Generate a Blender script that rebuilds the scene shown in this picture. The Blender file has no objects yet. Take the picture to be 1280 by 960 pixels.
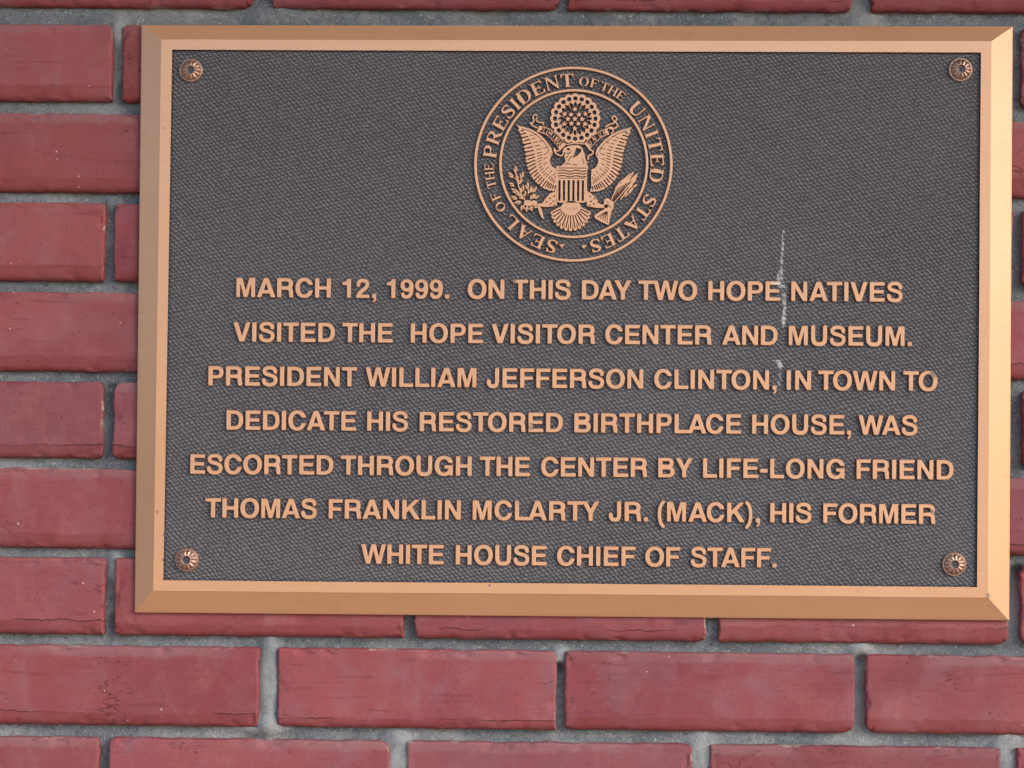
import bpy, math, random
import numpy as np
from mathutils import Vector, Matrix, noise

random.seed(7)
scene = bpy.context.scene
col = scene.collection

# ------------------------------------------------------------------ camera
CAM_H = 1.50                      # height of the plaque's centre above the pavement
F = 2.0                           # focal length in image widths
cam_pos = Vector((-0.00065, -1.49530, CAM_H - 0.08349))
rx, ry, rz = 0.023, 0.028, 0.008
def rotm(rx, ry, rz):
    return (Matrix.Rotation(rz, 3, 'Z') @ Matrix.Rotation(ry, 3, 'Y') @ Matrix.Rotation(rx, 3, 'X'))
TO_WORLD = Matrix(((1, 0, 0), (0, 0, -1), (0, 1, 0)))      # (right, up, towards viewer) -> world
CAM_R = TO_WORLD @ rotm(rx, ry, rz)
cam_d = bpy.data.cameras.new('camera')
cam_d.sensor_width = 36; cam_d.lens = 36 * F; cam_d.clip_start = 0.01; cam_d.clip_end = 2000
cam = bpy.data.objects.new('camera', cam_d); col.objects.link(cam)
cam.matrix_world = Matrix.Translation(cam_pos) @ CAM_R.to_4x4()
scene.camera = cam

# ------------------------------------------------------------------ sky and sun
SUN_EL, SUN_AZ = math.radians(33), math.radians(58)        # azimuth: from the wall's normal to the right
world = bpy.data.worlds.new('World'); scene.world = world; world.use_nodes = True
wn = world.node_tree.nodes; wl = world.node_tree.links
sky = wn.new('ShaderNodeTexSky'); sky.sky_type = 'NISHITA'; sky.sun_disc = False
sky.sun_elevation = SUN_EL; sky.sun_rotation = math.pi - SUN_AZ
sky.air_density = 1.0; sky.dust_density = 3.0; sky.ozone_density = 1.0
wl.new(sky.outputs[0], wn['Background'].inputs[0]); wn['Background'].inputs[1].default_value = 0.15
sun_d = bpy.data.lights.new('sun', 'SUN'); sun_d.energy = 0.6; sun_d.angle = math.radians(34); sun_d.color = (1, 0.97, 0.94)
sun = bpy.data.objects.new('sun', sun_d); col.objects.link(sun)
sd = Vector((math.sin(SUN_AZ) * math.cos(SUN_EL), -math.cos(SUN_AZ) * math.cos(SUN_EL), math.sin(SUN_EL)))
sun.rotation_euler = sd.to_track_quat('Z', 'Y').to_euler()
scene.view_settings.view_transform = 'Standard'; scene.view_settings.look = 'None'
scene.view_settings.gamma = 1; scene.view_settings.exposure = 1.2

# ------------------------------------------------------------------ depths (metres from the ridge plane of the plaque)
Y_RIM, Y_FIELD, Y_BACK, Y_BRICK, Y_MORTAR = 0.0, 0.0022, 0.0122, 0.0140, 0.0228
def at(x, y, depth):
    """point of the plane y=depth seen at the photograph's point x, y"""
    d = CAM_R @ Vector(((x - 640) / 1280 / F, (480 - y) / 1280 / F, -1))
    t = (depth - cam_pos.y) / d.y
    return cam_pos + d * t

# ------------------------------------------------------------------ object helpers
def tag(o, label=None, cat=None, group=None, kind=None):
    if label: o['label'] = label
    if cat: o['category'] = cat
    if group: o['group'] = group
    if kind: o['kind'] = kind
    return o
def link(name, me, mat=None, parent=None):
    o = bpy.data.objects.new(name, me); col.objects.link(o)
    if mat is not None and me is not None and not me.materials: me.materials.append(mat)
    if parent is not None:
        o.parent = parent
        o.matrix_parent_inverse = Matrix.Translation(-parent.matrix_basis.translation) if parent.parent is None else Matrix()
    return o
def empty(name, loc):
    o = bpy.data.objects.new(name, None); col.objects.link(o); o.location = loc
    o.empty_display_size = 0.05
    return o
def mesh(name, verts, faces, smooth=False):
    me = bpy.data.meshes.new(name); me.from_pydata([tuple(v) for v in verts], [], faces); me.update()
    if smooth: me.polygons.foreach_set('use_smooth', [True] * len(me.polygons))
    return me

# ------------------------------------------------------------------ materials
class N:
    def __init__(s, name):
        s.m = bpy.data.materials.new(name); s.m.use_nodes = True
        s.t = s.m.node_tree; s.n = s.t.nodes; s.l = s.t.links
        s.b = s.n['Principled BSDF']
        s.obj = s.n.new('ShaderNodeTexCoord').outputs['Object']
        s.geo = s.n.new('ShaderNodeNewGeometry')
    def set(s, node, k, v):
        if hasattr(v, 'is_output') or isinstance(v, bpy.types.NodeSocket): s.l.new(v, node.inputs[k])
        else: node.inputs[k].default_value = v
    def noise(s, scale, detail=4, rough=.5, vec=None, dist=0, out=0):
        n = s.n.new('ShaderNodeTexNoise'); n.inputs['Scale'].default_value = scale
        n.inputs['Detail'].default_value = detail; n.inputs['Roughness'].default_value = rough
        n.inputs['Distortion'].default_value = dist
        s.l.new(vec if vec is not None else s.pos(), n.inputs['Vector']); return n.outputs[out]
    def pos(s): return s.geo.outputs['Position']
    def ramp(s, fac, stops):
        r = s.n.new('ShaderNodeValToRGB'); s.l.new(fac, r.inputs[0])
        e = r.color_ramp.elements
        while len(e) < len(stops): e.new(0.5)
        for i, (p, c) in enumerate(stops):
            e[i].position = p; e[i].color = (c, c, c, 1) if isinstance(c, (int, float)) else (*c, 1)
        return r.outputs[0]
    def math(s, op, a, b=None, c=None, clamp=False):
        n = s.n.new('ShaderNodeMath'); n.operation = op; n.use_clamp = clamp
        for i, v in enumerate((a, b, c)):
            if v is not None: s.set(n, i, v)
        return n.outputs[0]
    def mix(s, fac, a, b, mode='MIX'):
        n = s.n.new('ShaderNodeMix'); n.data_type = 'RGBA'; n.blend_type = mode
        s.set(n, 0, fac)
        for k, v in ((6, a), (7, b)):
            if isinstance(v, tuple): v = (*v, 1)
            s.set(n, k, v)
        return n.outputs[2]
    def mapping(s, scale=(1, 1, 1), rot=(0, 0, 0), loc=(0, 0, 0), vec=None):
        n = s.n.new('ShaderNodeMapping'); n.inputs['Scale'].default_value = scale
        n.inputs['Rotation'].default_value = rot; n.inputs['Location'].default_value = loc
        s.l.new(vec if vec is not None else s.pos(), n.inputs['Vector']); return n.outputs[0]
    def bump(s, h, strength, dist, prev=None):
        n = s.n.new('ShaderNodeBump'); n.inputs['Strength'].default_value = strength
        n.inputs['Distance'].default_value = dist; s.l.new(h, n.inputs['Height'])
        if prev is not None: s.l.new(prev, n.inputs['Normal'])
        return n.outputs[0]
    def out(s, **k):
        for a, v in k.items():
            a = a.replace('_', ' ')
            if isinstance(v, tuple) and len(v) == 3: v = (*v, 1)
            s.set(s.b, a, v)
        return s.m

def drips(n, depth):
    """mask of the chalky drips over the fourth word from the right of the first line"""
    px = n.n.new('ShaderNodeSeparateXYZ'); n.l.new(n.pos(), px.inputs[0]); m = None
    for k, (p0, p1, wid, dens) in enumerate((((979, 287), (978, 318), .0011, .44), ((978, 315), (976, 350), .0009, .42), ((977, 338), (973, 358), .0026, .48), ((968, 353), (980, 360), .0040, .40),
                                             ((977, 352), (981, 374), .0032, .53), ((980, 366), (981, 402), .0013, .40), ((979, 396), (979, 407), .0018, .40), ((980, 406), (980, 420), .0012, .52),
                                             ((972, 450), (977, 459), .0024, .36), ((975, 456), (974, 482), .0011, .50), ((978, 472), (970, 484), .0014, .54))):
        a, b = at(*p0, depth), at(*p1, depth)
        t = n.math('DIVIDE', n.math('SUBTRACT', px.outputs[2], a.z), b.z - a.z)
        inside = n.math('MULTIPLY', n.math('GREATER_THAN', t, 0.), n.math('LESS_THAN', t, 1.))
        cx = n.math('ADD', n.math('MULTIPLY', t, b.x - a.x), a.x)
        d = n.math('ABSOLUTE', n.math('SUBTRACT', n.math('ADD', px.outputs[0], n.math('MULTIPLY', n.math('SUBTRACT', n.noise(260, 3, .6, n.mapping(loc=(k, 0, 0))), .5), .0042)), cx))
        q = n.math('MULTIPLY', n.math('SUBTRACT', 1., n.math('DIVIDE', d, wid), clamp=True), 1.8, clamp=True)
        q = n.math('MULTIPLY', n.math('MULTIPLY', q, n.ramp(n.noise(620, 4, .75, n.mapping(loc=(k, 2, 0))), [(dens, 0.), (dens + .12, 1.)])), inside)
        m = q if m is None else n.math('MAXIMUM', m, q)
    return n.math('MULTIPLY', m, .97, clamp=True)

def brick_material():
    n = N('red clay brick')
    rnd = n.n.new('ShaderNodeObjectInfo').outputs['Random']
    sep = n.n.new('ShaderNodeCombineXYZ'); n.l.new(n.math('MULTIPLY', rnd, 37.0), sep.inputs[1])
    add = n.n.new('ShaderNodeVectorMath'); add.operation = 'ADD'
    n.l.new(n.pos(), add.inputs[0]); n.l.new(sep.outputs[0], add.inputs[1]); P = add.outputs[0]
    base = n.ramp(n.noise(9, 5, .6, P), [(.30, (.205, .050, .066)), (.5, (.275, .066, .080)), (.7, (.335, .086, .092))])
    base = n.mix(n.ramp(n.noise(28, 6, .65, P, .6), [(.48, 0.), (.70, .65)]), base, (.27, .130, .160))
    r2 = n.math('FRACT', n.math('MULTIPLY', rnd, 7.31)); r3 = n.math('FRACT', n.math('MULTIPLY', rnd, 23.7))
    base = n.mix(n.math('MULTIPLY', n.math('SUBTRACT', rnd, .45), 1.0, clamp=True), base, (.24, .052, .050))
    base = n.mix(n.math('MULTIPLY', n.math('SUBTRACT', r2, .50), 1.1, clamp=True), base, (.225, .088, .115))
    base = n.mix(n.math('MULTIPLY', n.math('SUBTRACT', r3, .60), 1.2, clamp=True), base, (.36, .115, .115))
    # faint upright scuffs and smears of cement haze
    haze = n.ramp(n.noise(1, 5, .6, n.mapping((55, 55, 16), vec=P)), [(.55, 0.), (.8, .38)])
    base = n.mix(haze, base, (.36, .20, .22))
    streak = n.ramp(n.noise(1, 4, .6, n.mapping((18, 60, 230), vec=P), .8), [(.30, .5), (.42, 0.)])
    base = n.mix(streak, base, (.15, .032, .036))
    # darker burnt clouds, and salt bloom
    base = n.mix(n.ramp(n.noise(5.5, 6, .65, n.mapping(loc=(6, 6, 6), vec=P), .4), [(.54, 0.), (.74, .60)]), base, (.155, .042, .055))
    base = n.mix(n.ramp(n.noise(19, 7, .72, n.mapping(loc=(1, 6, 2), vec=P), .3), [(.56, 0.), (.74, .55)]), base, (.39, .135, .13))
    base = n.mix(n.ramp(n.noise(600, 3, .7, P), [(.60, 0.), (.80, .30)]), base, (.50, .26, .27))
    # pits and pale grit
    pit = n.ramp(n.noise(420, 3, .6, P), [(.26, 1.), (.34, 0.)])
    base = n.mix(n.math('MULTIPLY', pit, .75), base, (.075, .018, .02))
    v = n.n.new('ShaderNodeTexVoronoi'); v.inputs['Scale'].default_value = 120; n.l.new(P, v.inputs['Vector'])
    vs = n.n.new('ShaderNodeSeparateColor'); n.l.new(v.outputs['Color'], vs.inputs[0])
    grit = n.math('MULTIPLY', n.math('LESS_THAN', v.outputs['Distance'], n.math('MULTIPLY', vs.outputs[1], .085)), n.math('GREATER_THAN', vs.outputs[0], .82))
    base = n.mix(n.math('MULTIPLY', grit, .85), base, (.75, .62, .62))
    # worn arrises: cement residue and broken skin, from the edge attribute of the mesh
    at_ = n.n.new('ShaderNodeAttribute'); at_.attribute_name = 'edge'; edge = at_.outputs['Fac']
    res = n.math('MULTIPLY', n.ramp(edge, [(.80, 0.), (.97, 1.)]), n.ramp(n.noise(42, 6, .75, P), [(.565, 0.), (.60, 1.)]))
    base = n.mix(n.math('MULTIPLY', res, .8), base, (.50, .44, .36))
    # the rolled lower lip: painted-in shade under a ragged split in the skin
    at2 = n.n.new('ShaderNodeAttribute'); at2.attribute_name = 'from_bed'; zb = at2.outputs['Fac']
    wob = n.math('ADD', n.math('MULTIPLY', n.math('SUBTRACT', n.noise(1, 5, .7, n.mapping((60, 60, 12), vec=P)), .5), .0075),
                 n.math('MULTIPLY', n.math('SUBTRACT', r3, .5), .006))
    q = n.math('SUBTRACT', zb, n.math('ADD', wob, .0100))
    lip = n.math('MULTIPLY', n.math('MULTIPLY', q, -1400.), 1., clamp=True)
    seen = n.ramp(n.math('ADD', n.noise(1, 2, .5, n.mapping((14, 14, 3), vec=P)), n.math('MULTIPLY', n.math('SUBTRACT', r2, .5), .45)), [(.50, 0.), (.60, 1.)])
    crack = n.math('MULTIPLY', n.math('SUBTRACT', 1., n.math('DIVIDE', n.math('ABSOLUTE', q), .00062), clamp=True), seen)
    base = n.mix(n.math('MULTIPLY', lip, n.ramp(n.noise(30, 4, .6, P), [(.35, .25), (.65, .75)])), base, (.205, .038, .038))
    base = n.mix(n.math('MULTIPLY', crack, .85), base, (.05, .012, .012))
    # a greyish bloom and painted sky sheen along the upper edge of the face
    at3 = n.n.new('ShaderNodeAttribute'); at3.attribute_name = 'from_top'; zt = at3.outputs['Fac']
    tq = n.math('SUBTRACT', zt, n.math('ADD', n.math('MULTIPLY', n.math('SUBTRACT', n.noise(1, 4, .6, n.mapping((45, 45, 8), loc=(3, 3, 3), vec=P)), .5), .010), .0085))
    bloom_sheen = n.math('MULTIPLY', n.math('MULTIPLY', tq, -330., clamp=True), n.ramp(n.noise(9, 3, .5, n.mapping(loc=(1, 4, 9), vec=P)), [(.42, 0.), (.6, .55)]))
    base = n.mix(bloom_sheen, base, (.30, .155, .17))
    # short cracks and drag marks on the face
    e1 = n.noise(1, 4, .6, n.mapping((26, 60, 70), loc=(2, 0, 5), vec=P), .5)
    ck = n.math('MULTIPLY', n.math('SUBTRACT', 1., n.math('DIVIDE', n.math('ABSOLUTE', n.math('SUBTRACT', e1, .5)), .010), clamp=True),
                n.ramp(n.noise(16, 3, .5, n.mapping(loc=(9, 9, 9), vec=P)), [(.60, 0.), (.68, 1.)]))
    base = n.mix(n.math('MULTIPLY', ck, .7), base, (.085, .02, .022))
    h = n.math('ADD', n.math('MULTIPLY', n.noise(150, 7, .75, P), .6), n.math('MULTIPLY', n.noise(1100, 3, .7, P), .35))
    h = n.math('SUBTRACT', h, n.math('MULTIPLY', pit, .5))
    h = n.math('SUBTRACT', h, n.math('ADD', n.math('MULTIPLY', n.math('MULTIPLY', lip, seen), .45), n.math('MULTIPLY', n.math('MAXIMUM', crack, ck), .6)))
    return n.out(Base_Color=base, Roughness=n.ramp(n.noise(40, 3, .5, P), [(.3, .62), (.7, .85)]),
                 Normal=n.bump(h, .75, .0013), Specular_IOR_Level=.35)

def mortar_material():
    n = N('grey cement mortar')
    c = n.ramp(n.noise(22, 5, .6), [(.3, (.115, .140, .160)), (.5, (.175, .202, .223)), (.70, (.30, .32, .34))])
    c = n.mix(n.ramp(n.noise(260, 4, .7), [(.35, .6), (.5, 0.)]), c, (.065, .072, .075))
    c = n.mix(n.ramp(n.noise(330, 2, .6, n.mapping(loc=(3, 1, 7))), [(.64, 0.), (.74, .75)]), c, (.48, .48, .46))
    c = n.mix(n.ramp(n.noise(12, 3, .5, n.mapping(loc=(8, 0, 2))), [(.58, 0.), (.70, .5)]), c, (.36, .375, .38))
    c = n.mix(n.ramp(n.noise(900, 2, .6), [(.38, .35), (.48, 0.)]), c, (.08, .09, .095))
    c = n.mix(n.ramp(n.noise(760, 2, .6, n.mapping(loc=(1, 1, 1))), [(.60, 0.), (.70, .6)]), c, (.45, .45, .45))
    sa = n.n.new('ShaderNodeAttribute'); sa.attribute_name = 'smear'
    c = n.mix(n.math('MULTIPLY', n.math('MULTIPLY', sa.outputs['Fac'], n.ramp(n.noise(80, 5, .65), [(.38, .35), (.56, 1.)])), .85), c, (.34, .36, .375))
    h = n.math('ADD', n.noise(240, 6, .7), n.math('MULTIPLY', n.noise(900, 2, .6), .5))
    return n.out(Base_Color=c, Roughness=.95, Normal=n.bump(h, .9, .0016))

def bronze(name, tint=(1, 1, 1), rough=.40, grain='x', spots=0., metal=.22, coat=.8, worn=None):
    n = N(name)
    sc = {'x': (9, 60, 500), 'z': (900, 60, 14), 'o': (200, 200, 200)}[grain]
    g = n.noise(1, 4, .6, n.mapping(sc))
    big = n.noise(7, 4, .6)
    a = tuple(v * t for v, t in zip((.71, .40, .222), tint)); b = tuple(v * t for v, t in zip((.665, .36, .192), tint))
    c = n.mix(n.ramp(big, [(.35, 0.), (.7, 1.)]), a, b)
    c = n.mix(n.math('MULTIPLY', n.ramp(g, [(.35, 1.), (.6, 0.)]), .12), c, tuple(v * .7 for v in b))
    if spots:
        s = n.ramp(n.noise(38, 2, .5, n.mapping((1, 1, 1.3), loc=(4.3, 1, 2))), [(.82, 0.), (.85, 1.)])
        f = n.ramp(n.noise(170, 4, .6), [(.70, 0.), (.76, .8)])
        s = n.math('MAXIMUM', s, f)
        c = n.mix(n.math('MULTIPLY', s, spots), c, (.17, .09, .075))
    if worn:
        for k, (x, y, rad) in enumerate(worn):
            q = at(x, y, 0); dn = n.n.new('ShaderNodeVectorMath'); dn.operation = 'DISTANCE'
            n.l.new(n.pos(), dn.inputs[0]); dn.inputs[1].default_value = q
            f = n.math('SUBTRACT', 1., n.math('DIVIDE', dn.outputs['Value'], rad), clamp=True)
            f = n.math('MULTIPLY', n.math('MULTIPLY', f, 2., clamp=True), n.ramp(n.noise(420, 4, .7, n.mapping(loc=(k, 5, 0))), [(.38, 0.), (.50, 1.)]))
            c = n.mix(n.math('MULTIPLY', f, .8), c, (.16, .13, .13))
        tar = n.ramp(n.noise(60, 5, .7), [(.58, 0.), (.78, .35)])
        c = n.mix(tar, c, (.50, .25, .15))
        c = n.mix(drips(n, 0.), c, (.70, .70, .72))
    r = n.math('ADD', n.math('MULTIPLY', n.math('SUBTRACT', g, .5), .18), rough)
    return n.out(Base_Color=c, Metallic=metal, Roughness=r, Coat_Weight=coat, Coat_Roughness=.25, Coat_IOR=1.6, Normal=n.bump(g, .05, .0004))

def field_material():
    n = N('dark painted leatherette ground')
    sx = n.n.new('ShaderNodeSeparateXYZ')
    warp = n.n.new('ShaderNodeVectorMath'); warp.operation = 'MULTIPLY_ADD'
    nz = n.n.new('ShaderNodeTexNoise'); nz.inputs['Scale'].default_value = 75; nz.inputs['Detail'].default_value = 3
    n.l.new(n.pos(), nz.inputs['Vector']); n.l.new(nz.outputs['Color'], warp.inputs[0])
    warp.inputs[1].default_value = (.0045, 0, .0045); n.l.new(n.pos(), warp.inputs[2])
    n.l.new(warp.outputs[0], sx.inputs[0]); X, Z = sx.outputs[0], sx.outputs[2]
    # ridges running down to the right, cut by finer flatter furrows: an embossed weave
    u = n.math('ADD', n.math('MULTIPLY', X, math.sin(math.radians(46))), n.math('MULTIPLY', Z, math.cos(math.radians(46))))
    w1 = n.math('SINE', n.math('MULTIPLY', u, 2 * math.pi / .0027))
    v = n.math('SUBTRACT', n.math('MULTIPLY', Z, .97), n.math('MULTIPLY', X, .22))
    w2 = n.math('SINE', n.math('MULTIPLY', v, 2 * math.pi / .0027))
    h = n.math('ADD', n.math('MULTIPLY', w1, .5), n.math('MULTIPLY', w2, .42))
    h = n.math('ADD', h, n.math('MULTIPLY', n.noise(700, 4, .75), 3.4))
    c = n.ramp(n.noise(6, 4, .6), [(.3, (.064, .067, .076)), (.7, (.094, .097, .108))])
    c = n.mix(n.ramp(n.math('MULTIPLY_ADD', h, .3, 0.), [(.48, .0), (.74, .80)]), c, (.25, .25, .285))         # crests of the weave in lighter grey
    c = n.mix(n.ramp(n.noise(4.5, 5, .6, n.mapping((1, 1, .5))), [(.55, 0.), (.75, .22)]), c, (.14, .135, .14))      # faded, dusty patches
    c = n.mix(n.ramp(n.noise(300, 3, .6), [(.60, 0.), (.76, .3)]), c, (.14, .085, .085))
    c = n.mix(drips(n, Y_FIELD), c, (.66, .68, .74))
    return n.out(Base_Color=c, Roughness=.62, Specular_IOR_Level=.4, Normal=n.bump(h, 1., .00045))

def pavement_material():
    n = N('unseen brown pavement')
    c = n.ramp(n.noise(3, 6, .6), [(.3, (.20, .125, .085)), (.7, (.27, .175, .12))])  # unseen ground, added as warm brown bounce for the bottom bevel
    return n.out(Base_Color=c, Roughness=.9, Normal=n.bump(n.noise(120, 4, .6), .4, .002))

M_BRICK, M_MORTAR = brick_material(), mortar_material()
M_FRAME = bronze('brushed bronze frame', rough=.42, grain='x', spots=.6, worn=[(1088, 40, .0036), (952, 36, .0022), (743, 36, .0020), (580, 33, .0015), (662, 752.5, .0022), (668, 753, .0018), (1236, 745, .0028), (612, 732, .0012), (196, 640, .0014), (205, 668, .0016), (204, 700, .0018), (1242, 697, .0012), (330, 43, .0030), (205, 160, .0012), (841, 41, .0014), (1005, 758, .0013), (1247, 410, .0012)])
M_LETTER = bronze('raised bronze lettering', tint=(1.03, 1.03, 1.05), rough=.52, grain='o', worn=[(1166, 468, .0042), (1160, 476, .0026), (664, 533, .0034), (622, 652, .0046), (716, 452, .0024), (642, 352, .0026), (1165, 640, .0022), (560, 470, .0018)])
M_SCREW = bronze('polished bronze rosette', tint=(.60, .68, .95), rough=.34, grain='o', metal=.7, coat=.4)
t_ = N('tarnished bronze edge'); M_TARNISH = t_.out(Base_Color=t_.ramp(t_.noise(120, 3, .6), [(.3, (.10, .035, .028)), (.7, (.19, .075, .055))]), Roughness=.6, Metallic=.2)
M_FIELD = field_material()
g_ = N('dark grey screw recess'); M_RECESS = g_.out(Base_Color=(.09, .085, .09), Roughness=.35, Metallic=.5)  # dark grey metal for the centre of the screw

# ------------------------------------------------------------------ raster -> outline tools (for letters and the seal)
class Canvas:
    def __init__(s, x0, y0, x1, y1, step):
        s.x0, s.y0, s.step = x0, y0, step
        s.nx, s.ny = int((x1 - x0) / step) + 1, int((y1 - y0) / step) + 1
        s.a = np.zeros((s.ny, s.nx), bool)
    def poly(s, pts, on=True):
        p = np.array(pts, float)
        i0 = max(0, int((p[:, 0].min() - s.x0) / s.step) - 1); i1 = min(s.nx, int((p[:, 0].max() - s.x0) / s.step) + 2)
        j0 = max(0, int((p[:, 1].min() - s.y0) / s.step) - 1); j1 = min(s.ny, int((p[:, 1].max() - s.y0) / s.step) + 2)
        if i1 <= i0 or j1 <= j0: return s
        X = (s.x0 + np.arange(i0, i1) * s.step)[None, :] + 1e-4; Y = (s.y0 + np.arange(j0, j1) * s.step)[:, None] + 1e-4
        ins = np.zeros((j1 - j0, i1 - i0), bool); q = np.roll(p, -1, 0)
        for (ax, ay), (bx, by) in zip(p, q):
            if ay == by: continue
            c = (ay > Y) != (by > Y)
            ins ^= c & (X < (bx - ax) * (Y - ay) / (by - ay) + ax)
        if on: s.a[j0:j1, i0:i1] |= ins
        else: s.a[j0:j1, i0:i1] &= ~ins
        return s
    def bar(s, x0, y0, x1, y1, on=True): return s.poly([(x0, y0), (x1, y0), (x1, y1), (x0, y1)], on)
    def oval(s, cx, cy, rx, ry=None, on=True, e=2.0, rot=0, n=40):
        ry = rx if ry is None else ry; c, d = math.cos(rot), math.sin(rot); P = []
        for k in range(n):
            t = 2 * math.pi * k / n; u, v = math.cos(t), math.sin(t)
            u = math.copysign(abs(u) ** (2 / e), u) * rx; v = math.copysign(abs(v) ** (2 / e), v) * ry
            P.append((cx + u * c - v * d, cy + u * d + v * c))
        return s.poly(P, on)
    def stroke(s, pts, w, on=True, curve=True):
        P = catmull(pts) if curve and len(pts) > 2 else [tuple(map(float, p)) for p in pts]
        n = len(P); W = w if callable(w) else (lambda t: w)
        for i in range(n - 1):
            (ax, ay), (bx, by) = P[i], P[i + 1]; L = math.hypot(bx - ax, by - ay) or 1e-9
            nx_, ny_ = -(by - ay) / L, (bx - ax) / L
            wa, wb = W(i / (n - 1)) / 2, W((i + 1) / (n - 1)) / 2
            s.poly([(ax + nx_ * wa, ay + ny_ * wa), (bx + nx_ * wb, by + ny_ * wb), (bx - nx_ * wb, by - ny_ * wb), (ax - nx_ * wa, ay - ny_ * wa)], on)
            if i: s.oval(ax, ay, wa, on=on, n=12)
        return s
    def contours(s, sigma=1.0, tol=0.6, level=.5):
        f = np.pad(s.a.astype(float), 4)
        r = max(1, int(3 * sigma)); k = np.exp(-np.arange(-r, r + 1) ** 2 / (2 * sigma * sigma)); k /= k.sum()
        f = np.apply_along_axis(lambda v: np.convolve(v, k, 'same'), 0, f)
        f = np.apply_along_axis(lambda v: np.convolve(v, k, 'same'), 1, f) - level
        f[f == 0] = 1e-9
        b = f > 0
        idx = b[:-1, :-1] * 1 + b[:-1, 1:] * 2 + b[1:, 1:] * 4 + b[1:, :-1] * 8
        T = {1: [(3, 0)], 2: [(0, 1)], 3: [(3, 1)], 4: [(1, 2)], 5: [(3, 0), (1, 2)], 6: [(0, 2)], 7: [(3, 2)], 8: [(2, 3)], 9: [(2, 0)],
             10: [(0, 1), (2, 3)], 11: [(2, 1)], 12: [(1, 3)], 13: [(1, 0)], 14: [(0, 3)]}
        nxt = {}
        def key(j, i, e):
            return (0, j, i) if e == 0 else (1, j, i + 1) if e == 1 else (0, j + 1, i) if e == 2 else (1, j, i)
        js, is_ = np.nonzero((idx > 0) & (idx < 15))
        for j, i in zip(js.tolist(), is_.tolist()):
            for a, c in T[int(idx[j, i])]: nxt[key(j, i, a)] = key(j, i, c)
        def pt(k):
            t, j, i = k
            if t == 0: a, c = f[j, i], f[j, i + 1]; return (i + a / (a - c), j)
            a, c = f[j, i], f[j + 1, i]; return (i, j + a / (a - c))
        out = []
        while nxt:
            k0 = next(iter(nxt)); k = k0; loop = []
            while k in nxt: loop.append(pt(k)); k = nxt.pop(k)
            if len(loop) < 6: continue
            A = np.array(loop)
            area = .5 * abs(np.sum(A[:, 0] * np.roll(A[:, 1], -1) - A[:, 1] * np.roll(A[:, 0], -1)))
            if area < 2.5: continue
            A = simplify(A, tol)
            if len(A) < 3: continue
            A = (A - 4) * s.step + np.array([s.x0, s.y0]); out.append(A)
        return out

def simplify(P, tol):
    n = len(P); m = n // 2; keep = np.zeros(n + 1, bool); Q = np.vstack([P, P[:1]]); keep[[0, m, n]] = True
    st = [(0, m), (m, n)]
    while st:
        a, b = st.pop()
        if b - a < 2: continue
        d = Q[b] - Q[a]; L = math.hypot(*d) or 1e-9
        w = Q[a + 1:b] - Q[a]; dist = np.abs(d[0] * w[:, 1] - d[1] * w[:, 0]) / L
        k = int(dist.argmax())
        if dist[k] > tol: k += a + 1; keep[k] = True; st += [(a, k), (k, b)]
    return P[keep[:n]]

def catmull(pts, n=7):
    p = [np.array(q, float) for q in pts]; p = [2 * p[0] - p[1]] + p + [2 * p[-1] - p[-2]]; out = []
    for i in range(1, len(p) - 2):
        a, b, c, d = p[i - 1:i + 3]
        for k in range(n):
            t = k / n; out.append(tuple(.5 * (2 * b + (c - a) * t + (2 * a - 5 * b + 4 * c - d) * t * t + (3 * b - a - 3 * c + d) * t ** 3)))
    out.append(tuple(p[-2])); return out

def relief(name, loops, height, bevel, foot_loops=None, skirt=.6):
    """raised flat relief: outline loops (already in metres, x right / z up) -> mesh standing out of the field"""
    def solid(loops, ext, bev, off):
        cu = bpy.data.curves.new(name, 'CURVE'); cu.dimensions = '2D'; cu.fill_mode = 'BOTH'
        cu.extrude = ext; cu.bevel_depth = bev; cu.bevel_resolution = 1; cu.offset = off
        for L in loops:
            sp = cu.splines.new('POLY'); sp.points.add(len(L) - 1); sp.use_cyclic_u = True
            sp.points.foreach_set('co', np.hstack([L, np.zeros((len(L), 1)), np.ones((len(L), 1))]).ravel())
        o = bpy.data.objects.new(name, cu); col.objects.link(o)
        dg = bpy.context.evaluated_depsgraph_get(); dg.update()
        me = bpy.data.meshes.new_from_object(o.evaluated_get(dg))
        bpy.data.objects.remove(o); bpy.data.curves.remove(cu); return me
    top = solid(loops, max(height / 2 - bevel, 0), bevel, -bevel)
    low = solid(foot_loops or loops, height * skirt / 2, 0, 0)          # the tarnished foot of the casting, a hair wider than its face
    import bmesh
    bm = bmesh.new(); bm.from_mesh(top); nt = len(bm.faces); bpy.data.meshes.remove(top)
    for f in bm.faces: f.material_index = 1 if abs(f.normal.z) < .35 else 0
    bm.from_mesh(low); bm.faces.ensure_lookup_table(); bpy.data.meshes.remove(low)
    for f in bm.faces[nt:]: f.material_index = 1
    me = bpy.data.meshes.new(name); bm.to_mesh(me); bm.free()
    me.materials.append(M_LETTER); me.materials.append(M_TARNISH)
    # curve plane (x, y, z towards viewer) -> world (x, -z, y)
    me.transform(Matrix(((1, 0, 0, 0), (0, 0, -1, 0), (0, 1, 0, 0), (0, 0, 0, 1))))
    return me

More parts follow.
